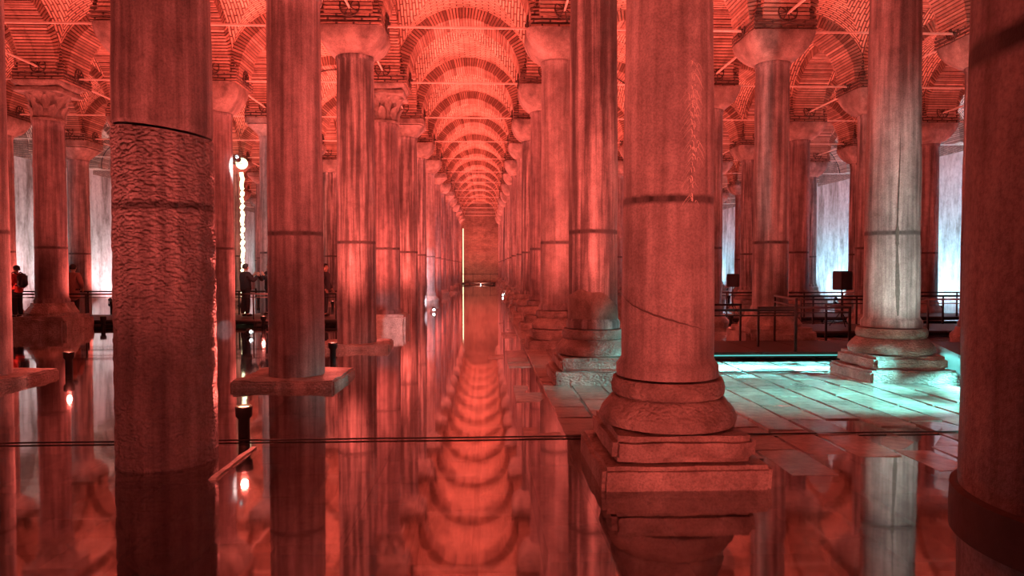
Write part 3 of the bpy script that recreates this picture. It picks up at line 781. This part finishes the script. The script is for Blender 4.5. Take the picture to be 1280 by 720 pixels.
def railing(pts, label, z=0.20, h=0.80, post_gap=1.3, mid=True):
    o = empty('railing', (pts[0][0], pts[0][1], z)); tag(o, label, 'railing', 'black metal walkway railings')
    B = Vector(pts[0]); P = [Vector(p) - B for p in pts]
    pm = cached(('post', h), lambda: box_mesh('post', -0.02, 0.02, -0.02, 0.02, 0.002, h, M['black']))
    for i in range(len(P) - 1):
        d = P[i + 1] - P[i]; L = d.length; a = math.atan2(d.y, d.x); n = max(1, round(L / post_gap))
        for k in range(n + (1 if i == len(P) - 2 else 0)): link('post', pm, o, None, (P[i].x + d.x * k / n, P[i].y + d.y * k / n, 0), a)
        for nm, z0, hh in (('top_rail', h, 0.022),) + ((('lower_rail', h * 0.87, 0.012),) if mid else ()):
            link(nm, box_mesh(nm, -0.02, L + 0.02, -0.024, 0.024, z0 - hh, z0 + hh, M['black']), o, None, (P[i].x, P[i].y, 0), a)
    return o
deck((4.2, 13.2), (8.5, 13.2), 2.1, 4, 'dark platform edged with teal light behind the near stepped column base')
d2 = empty('walkway', (0, 0, 0)); tag(d2, 'dark walkway slanting away behind the pale column at the right', 'walkway', 'dark visitor walkways', 'thing')
A, Bp = Vector((6.0, 7.0)), Vector((8.53, 13.15)); dd = (Bp - A); LL = dd.length; dd /= LL; nn_ = Vector((dd.y, -dd.x))
for i in range(6):
    p, q = A + dd * (LL * i / 6 + 0.008), A + dd * (LL * (i + 1) / 6 - 0.008)
    vv = []
    for zz in (0.34, 0.40):
        for c in (p, q, q + nn_ * 2.2, p + nn_ * 2.2): vv.append((c.x, c.y, zz))
    link('deck_panel', mesh('deck_panel', vv, [(0, 1, 2, 3), (7, 6, 5, 4), (0, 4, 5, 1), (1, 5, 6, 2), (2, 6, 7, 3), (3, 7, 4, 0)], M['deck']), d2)
vv = []
for zz in (-0.11, 0.338):
    for c in (A + nn_ * .12, Bp + nn_ * .12, Bp + nn_ * 2.1, A + nn_ * 2.1): vv.append((c.x, c.y, zz))
link('support', mesh('support', vv, [(0, 1, 2, 3), (7, 6, 5, 4), (0, 4, 5, 1), (1, 5, 6, 2), (2, 6, 7, 3), (3, 7, 4, 0)], M['black']), d2)
deck((8.0, 17.55), (17.0, 17.55), 2.2, 7, 'dark walkway crossing behind the brownish column, loudspeaker standing on it')
deck((5.2, 22.6), (17.0, 22.6), 1.8, 9, 'far dark walkway before the pale blue lit right wall')
railing([(4.25, 13.28), (5.95, 13.28)], 'low black railing on the front edge of the teal-lit platform')
railing([(5.55, 14.1), (7.45, 14.1), (7.5, 15.2)], 'square-cornered black railing on the platform before the brownish column')
railing([(6.02, 13.4), (6.35, 15.2)], 'short black railing end with thick post on the platform', h=1.0)
railing([(4.3, 15.25), (5.6, 15.25)], 'short black railing at the rear of the teal-lit platform')
railing([(8.05, 17.65), (10.0, 17.65), (16.9, 17.65)], 'long black railing along the front of the rear right walkway')
railing([(8.05, 19.65), (16.9, 19.65)], 'long black railing along the back of the rear right walkway')
railing([(5.3, 22.7), (16.9, 22.7)], 'far black railing before the pale blue lit right wall')
railing([(7.0, 8.2), (8.98, 12.9)], 'black railing on the slanting walkway right of the pale column', z=0.40, h=0.72)
deck((-20.0, 22.0), (-4.6, 22.0), 2.6, 12, 'dark visitor walkway across the left side with people on it')
railing([(-20.0, 22.1), (-4.7, 22.1)], 'black railing along the front of the left walkway')
railing([(-20.0, 24.5), (-4.7, 24.5)], 'black railing along the back of the left walkway')
deck((-7.0, 75.0), (6.0, 75.0), 1.4, 8, 'far walkway across the end of the central aisle', z=0.22)
railing([(-7.0, 75.1), (6.0, 75.1)], 'far railing across the end of the central aisle', z=0.22, h=0.95, post_gap=1.9)

# teal light strips under the platform edges
def led(p0, p1, z, power, label, tilt, sprd=100):
    a, b = Vector(p0), Vector(p1); L = (b - a).length; ang = math.atan2(b.y - a.y, b.x - a.x)
    o = empty('light_strip', (a.x, a.y, z), ang); tag(o, label, 'lamp', 'teal light strips under the platform')
    link('diffuser', box_mesh('diffuser', 0, L, -0.010, 0.010, -0.01, 0.01, M['tealstrip']), o)
    link('channel', box_mesh('channel', 0, L, 0.010, 0.022, -0.016, 0.016, M['black']), o)
    ld = bpy.data.lights.new('lamp', 'AREA'); ld.shape = 'RECTANGLE'; ld.size = L; ld.size_y = 0.05; ld.energy = power; ld.color = TEAL; ld.spread = math.radians(sprd)
    q = bpy.data.objects.new('lamp', ld); C.objects.link(q); q.parent = o; q.location = (L / 2, -0.03, 0); q.rotation_euler = (tilt, 0, 0)
led((4.22, 13.255), (8.45, 13.255), 0.13, 22, 'teal light strip under the front edge of the platform', -math.radians(62))
led((7.42, 10.52), (5.98, 7.02), 0.28, 130, 'teal light strip under the slanting walkway edge', -math.radians(38), 85)
floodlight(7.10, 8.44, 1.162, (4.9, 9.2, 0.0), 2200, TEAL, 50, 'teal floodlight clamped on the slanting railing, hidden by the close-up column', 1.0)
floodlight(7.60, 9.63, 1.162, (4.9, 10.5, 0.0), 2200, TEAL, 54, 'farther teal floodlight clamped on the slanting railing behind the close-up column', 1.0)
floodlight(6.1, 8.1, -0.05, (6.75, 11.33, 2.6), 560, (0.95, 1.0, 0.88), 50, 'greenish white floodlight lighting the pale streaked column')

# ------------------------------------------------------------------ loudspeakers
def speaker(x, y, zd, hgt, rz, wd, label, stand_label):
    s = empty('speaker_stand', (x, y, zd)); tag(s, stand_label, 'stand', 'tripod speaker stands')
    link('pole', tube('pole', [(0, 0, 0.25), (0, 0, hgt)], 0.018, M['black'], 8), s)
    for i in range(3):
        a = 2 * PI * i / 3 + 0.4
        link('leg', tube('leg', [(0, 0, 0.42), (0.30 * math.cos(a), 0.30 * math.sin(a), 0.012)], 0.012, M['black'], 6), s)
    o = empty('loudspeaker', (x, y, zd + hgt + 0.003), rz); tag(o, label, 'loudspeaker', 'black loudspeakers on stands')
    hh = wd * 1.08
    bm = bmesh.new(); vv = bm_box(bm, -wd / 2, wd / 2, -wd * .36, wd * .36, 0, hh)
    for v in bm.verts:
        if v.co.y > 0: v.co.x *= 0.7
    bmesh.ops.bevel(bm, geom=bm.edges[:], offset=0.02, segments=2, affect='EDGES')
    link('cabinet', bm_mesh(bm, 'cabinet', M['blackplastic']), o)
    link('grille', box_mesh('grille', -wd * .44, wd * .44, -wd * .375, -wd * .355, hh * .06, hh * .94, M['black'], 0.006), o)
speaker(9.75, 18.9, 0.20, 1.0, 0.5, 0.48, 'black loudspeaker on a stand before the pale blue right wall', 'tripod stand under the loudspeaker before the right wall')
speaker(8.5, 23.9, 0.20, 0.95, -0.3, 0.42, 'farther black loudspeaker seen between columns on the right', 'tripod stand under the farther loudspeaker')

# ------------------------------------------------------------------ light sculpture and far lit sliver
o = empty('light_sculpture', (-11.6, 33.9, -0.11)); tag(o, 'tall glowing yellow pillar topped by a round globe beyond the left walkway', 'sculpture')
pts = [(0.03 * math.sin(i * 1.7), 0.03 * math.cos(i * 2.3), 0.25 + 6.2 * i / 40) for i in range(41)]
link('glowing_pillar', tube('glowing_pillar', pts, 0.10, M['globe'], 8), o)
link('globe', lathe('globe', [(0.27 * math.sin(PI * i / 12) + 0.001, 6.87 - 0.27 * math.cos(PI * i / 12)) for i in range(13)], M['globe'], 24), o)
link('foot', lathe('foot', [(0.28, 0), (0.28, 0.12), (0.12, 0.26)], M['black'], 20), o)
o = empty('lit_sliver', (-2.53, 76.9, -0.11)); tag(o, 'thin added glowing strip for the lit sliver at the far end of the aisle', 'lamp')
link('tube', tube('tube', [(0, 0, 0.2), (0, 0, 6.2)], 0.035, M['globe'], 8), o); link('foot', lathe('foot', [(0.2, 0), (0.2, 0.1), (0.07, 0.2)], M['black'], 12), o)  # self-glowing tube added for a sliver that is only lit

# ------------------------------------------------------------------ cables lying across the floor
def cable(pts, label, r=0.009):
    o = link('floor_cable', tube('floor_cable', pts, r, M['black'], 6)); tag(o, label, 'cable', 'dark cables across the wet floor')
cable([(-5.2, 7.33, 0.012)] + [(-4.8 + 10.6 * i / 40, 7.34 + 0.15 * i / 40 + 0.004 * math.sin(i), 0.016) for i in range(41)], 'long thin dark cable lying straight across the whole foreground water')
cable([(2.6 + 4.6 * i / 20, 11.86 + 0.004 * math.sin(i * 2), 0.026) for i in range(9)] + [(4.44 + 1.45 * i / 8, 11.86, 0.026) for i in range(1, 9)], 'shorter dark cable across the teal-lit paving')

# ------------------------------------------------------------------ people
def skin(name, pts, edges, radii, m, parent=None, root_i=0, sub=2, extra_roots=()):
    me = bpy.data.meshes.new(name); me.from_pydata([Vector(p) for p in pts], edges, []); me.materials.append(m)
    o = bpy.data.objects.new(name, me); C.objects.link(o)
    if parent: o.parent = parent
    md = o.modifiers.new('skin', 'SKIN'); md.use_smooth_shade = True
    for i, v in enumerate(me.skin_vertices[0].data):
        rr = radii[i]; v.radius = rr if isinstance(rr, tuple) else (rr, rr); v.use_root = (i == root_i or i in extra_roots)
    s = o.modifiers.new('sub', 'SUBSURF'); s.levels = sub; s.render_levels = sub
    return o
M['skin'] = plain('skin', (0.45, 0.28, 0.21), 0.6); M['hair'] = plain('dark_hair', (0.015, 0.012, 0.01), 0.6)
def person(x, y, z, rz, label, coat, trousers, H=1.70, long_coat=False, backpack=False, arm=None, bob=False):
    k = H / 1.70
    def P(*a): return tuple(v * k for v in a)
    el, hl = ((-0.30, 0.02, 1.10), (-0.27, -0.12, 0.88)); er, hr = ((0.30, 0.02, 1.10), (0.27, -0.12, 0.88))
    if arm == 'up': er, hr = (0.30, -0.10, 1.16), (0.16, -0.36, 1.34); el, hl = (-0.30, -0.10, 1.16), (-0.10, -0.34, 1.32)
    if arm == 'pocket': er, hr = (0.31, 0.05, 1.12), (0.22, -0.10, 0.95); el, hl = (-0.31, 0.05, 1.12), (-0.22, -0.10, 0.95)
    J = [P(0, 0, 0.92), P(0, 0.01, 1.12), P(0, 0.02, 1.34), P(0, 0.01, 1.46), P(0, -0.01, 1.53), P(0, -0.02, 1.62),      # pelvis..head
         P(-0.17, 0.01, 1.38), P(*el), P(*hl), P(0.17, 0.01, 1.38), P(*er), P(*hr),
         P(-0.09, 0, 0.88), P(-0.10, -0.01, 0.48), P(-0.11, 0.02, 0.08), P(-0.12, -0.13, 0.035),
         P(0.09, 0, 0.88), P(0.10, 0.02, 0.48), P(0.12, 0.06, 0.08), P(0.13, -0.09, 0.035),
         P(*[hl[0] * 1.0, hl[1] - 0.05, hl[2] - 0.07 if arm != 'up' else hl[2] + 0.07]), P(*[hr[0], hr[1] - 0.05, hr[2] - 0.07 if arm != 'up' else hr[2] + 0.07])]
    E_ = [(0, 1), (1, 2), (2, 3), (3, 4), (4, 5), (2, 6), (6, 7), (7, 8), (2, 9), (9, 10), (10, 11), (0, 12), (12, 13), (13, 14), (14, 15), (0, 16), (16, 17), (17, 18), (18, 19), (8, 20), (11, 21)]
    Rr = [.13, .12, .14, .055, .07, .092, .06, .045, .032, .06, .045, .032, .08, .055, .04, .03, .08, .055, .04, .03, .025, .025]
    # jaw, brow and crown of the head
    J[4] = P(0, -0.012, 1.525); J[5] = P(0, -0.012, 1.60); hd = J[5]
    n0 = len(J); J += [P(0, 0.0, 1.665), P(0, 0.0, 1.70)]; E_ += [(5, n0), (n0, n0 + 1)]; Rr += [.082, .035]
    Rr[0] = .115; Rr[4] = .066; Rr[5] = .098
    roots = []
    for wi, pi_, sgn in ((8, 20, -1), (11, 21, 1)):          # five fingers on each hand
        w_, p_ = Vector(J[wi]), Vector(J[pi_]); dv = (p_ - w_).normalized(); side = dv.cross(Vector((sgn, 0.2, 0))).normalized(); inn = dv.cross(side)
        for fi, (off, ln) in enumerate(((-0.030, 0.066), (-0.010, 0.080), (0.010, 0.076), (0.028, 0.060), (-0.042, 0.045))):
            q = len(J); roots.append(q); st_ = p_ - dv * (0.02 if fi < 4 else 0.05)
            a_, b_, c_ = st_ + side * off, st_ + side * off * 1.15 + dv * ln * 0.6, st_ + side * off * 1.15 + dv * ln + inn * 0.018
            if fi == 4: b_ = st_ + side * (off - 0.012) + dv * 0.025; c_ = st_ + side * (off - 0.016) + dv * 0.05
            J += [tuple(a_), tuple(b_), tuple(c_)]; E_ += [(q, q + 1), (q + 1, q + 2)]; Rr += [.011, .010, .008]
    b = skin('person', J, E_, [r * k for r in Rr], M['skin'], extra_roots=roots); b.location = (x, y, z + 0.004); b.rotation_euler = (0, 0, rz)
    tag(b, label, 'person', 'visitors on the left walkway')
    cj = [J[0], J[1], J[2], J[3], J[6], J[7], J[8], J[9], J[10], J[11], P(0, 0.0, 0.50 if long_coat else 0.80)]
    ce = [(0, 1), (1, 2), (2, 3), (2, 4), (4, 5), (5, 6), (2, 7), (7, 8), (8, 9), (0, 10)]
    cr = [.19, .18, .185, .085, .095, .075, .06, .095, .075, .06, .21 if long_coat else .195]
    skin('coat', cj, ce, [r * k for r in cr], coat, b, 2)
    skin('trousers', [J[0], J[12], J[13], J[14], J[16], J[17], J[18]], [(0, 1), (1, 2), (2, 3), (0, 4), (4, 5), (5, 6)], [v * k for v in (.105, .10, .085, .075, .10, .085, .075)], trousers, b)
    for i in (14, 18):
        p = J[i]; skin('shoe', [(p[0], p[1] + 0.03, 0.055), (p[0], p[1] - 0.06, 0.05), (p[0] - 0.005, p[1] - 0.17, 0.04)], [(0, 1), (1, 2)], [.055, .05, .04], M['hair'], b, 0, 1)
    hv, hf = [], []; nt_, np_ = 12, 20
    for it in range(nt_ + 1):
        th = PI * it / nt_
        for ip in range(np_):
            ph = 2 * PI * ip / np_; e = 1.0 + 0.05 * math.sin(ph * 5 + it)
            hv.append((hd[0] + 0.104 * k * e * math.sin(th) * math.cos(ph), hd[1] + 0.012 + 0.118 * k * e * math.sin(th) * math.sin(ph), hd[2] + 0.018 + 0.118 * k * math.cos(th)))
    for it in range(nt_):
        for ip in range(np_):
            th = PI * (it + .5) / nt_; ph = 2 * PI * (ip + .5) / np_; zz, yy = math.cos(th), math.sin(th) * math.sin(ph)
            if zz > 0.42 or (yy > 0.0 and zz > (-0.95 if bob else -0.55)) or (yy > -0.35 and zz > 0.1):
                hf.append((it * np_ + ip, (it + 1) * np_ + ip, (it + 1) * np_ + (ip + 1) % np_, it * np_ + (ip + 1) % np_))
    link('hair', mesh('hair', hv, hf, M['hair'], True), b)
    for s in (-1, 1):
        link('ear', lathe('ear', [(0.001, -0.03), (0.012, -0.015), (0.014, 0.01), (0.001, 0.03)], M['skin'], 8), b, None, (hd[0] + s * 0.095 * k, hd[1], hd[2] - 0.01))
    link('nose', lathe('nose', [(0.016, -0.02), (0.012, 0.0), (0.004, 0.03)], M['skin'], 8), b, None, (hd[0], hd[1] - 0.097 * k, hd[2] - 0.015))
    if backpack:
        bm = bmesh.new(); bm_box(bm, -0.16, 0.16, 0.15, 0.33, 0.98, 1.42); bmesh.ops.bevel(bm, geom=bm.edges[:], offset=0.06, segments=3, affect='EDGES')
        bp = link('backpack', bm_mesh(bm, 'backpack', M['blackplastic'], True), b)
        for s in (-1, 1): link('strap', tube('strap', [(s * 0.11, 0.2, 1.38), (s * 0.12, 0.02, 1.47), (s * 0.12, -0.14, 1.40), (s * 0.12, -0.17, 1.2), (s * 0.13, 0.0, 1.05), (s * 0.13, 0.18, 1.03)], 0.018, M['black'], 6), bp)
    return b
def cloth(n, c): M[n] = plain(n, c, 0.85, nscale=30); return M[n]
blackc = cloth('black_cloth', (0.02, 0.018, 0.02)); redc = cloth('bright_red_cloth', (0.75, 0.10, 0.09)); brownc = cloth('rust_brown_cloth', (0.26, 0.12, 0.10)); greyc = cloth('dark_grey_cloth', (0.05, 0.045, 0.05))
person(-15.15, 23.2, 0.20, -1.9, 'person in bright red jacket with black backpack at the far left', redc, blackc, 1.66, backpack=True, arm='pocket')
person(-16.0, 23.9, 0.20, -0.4, 'person in black coat behind the red jacket at the far left', blackc, blackc, 1.74)
person(-14.7, 24.0, 0.20, 1.2, 'person in dark grey coat half hidden by the leaf-capital column', greyc, blackc, 1.70)
person(-13.25, 23.0, 0.20, 3.0, 'person in long rust-brown coat seen from behind at the left railing', brownc, blackc, 1.70, long_coat=True, arm='pocket', bob=False)
person(-7.95, 23.5, 0.20, 2.4, 'person in black raising hands, just left of the second near column', blackc, blackc, 1.72, arm='up')
person(-7.35, 24.1, 0.20, -0.6, 'person in black partly hidden at the edge of the second near column', blackc, greyc, 1.74, arm='up')
person(-5.35, 23.5, 0.20, 1.4, 'person in dark clothes glimpsed right of the second near column', greyc, blackc, 1.72)
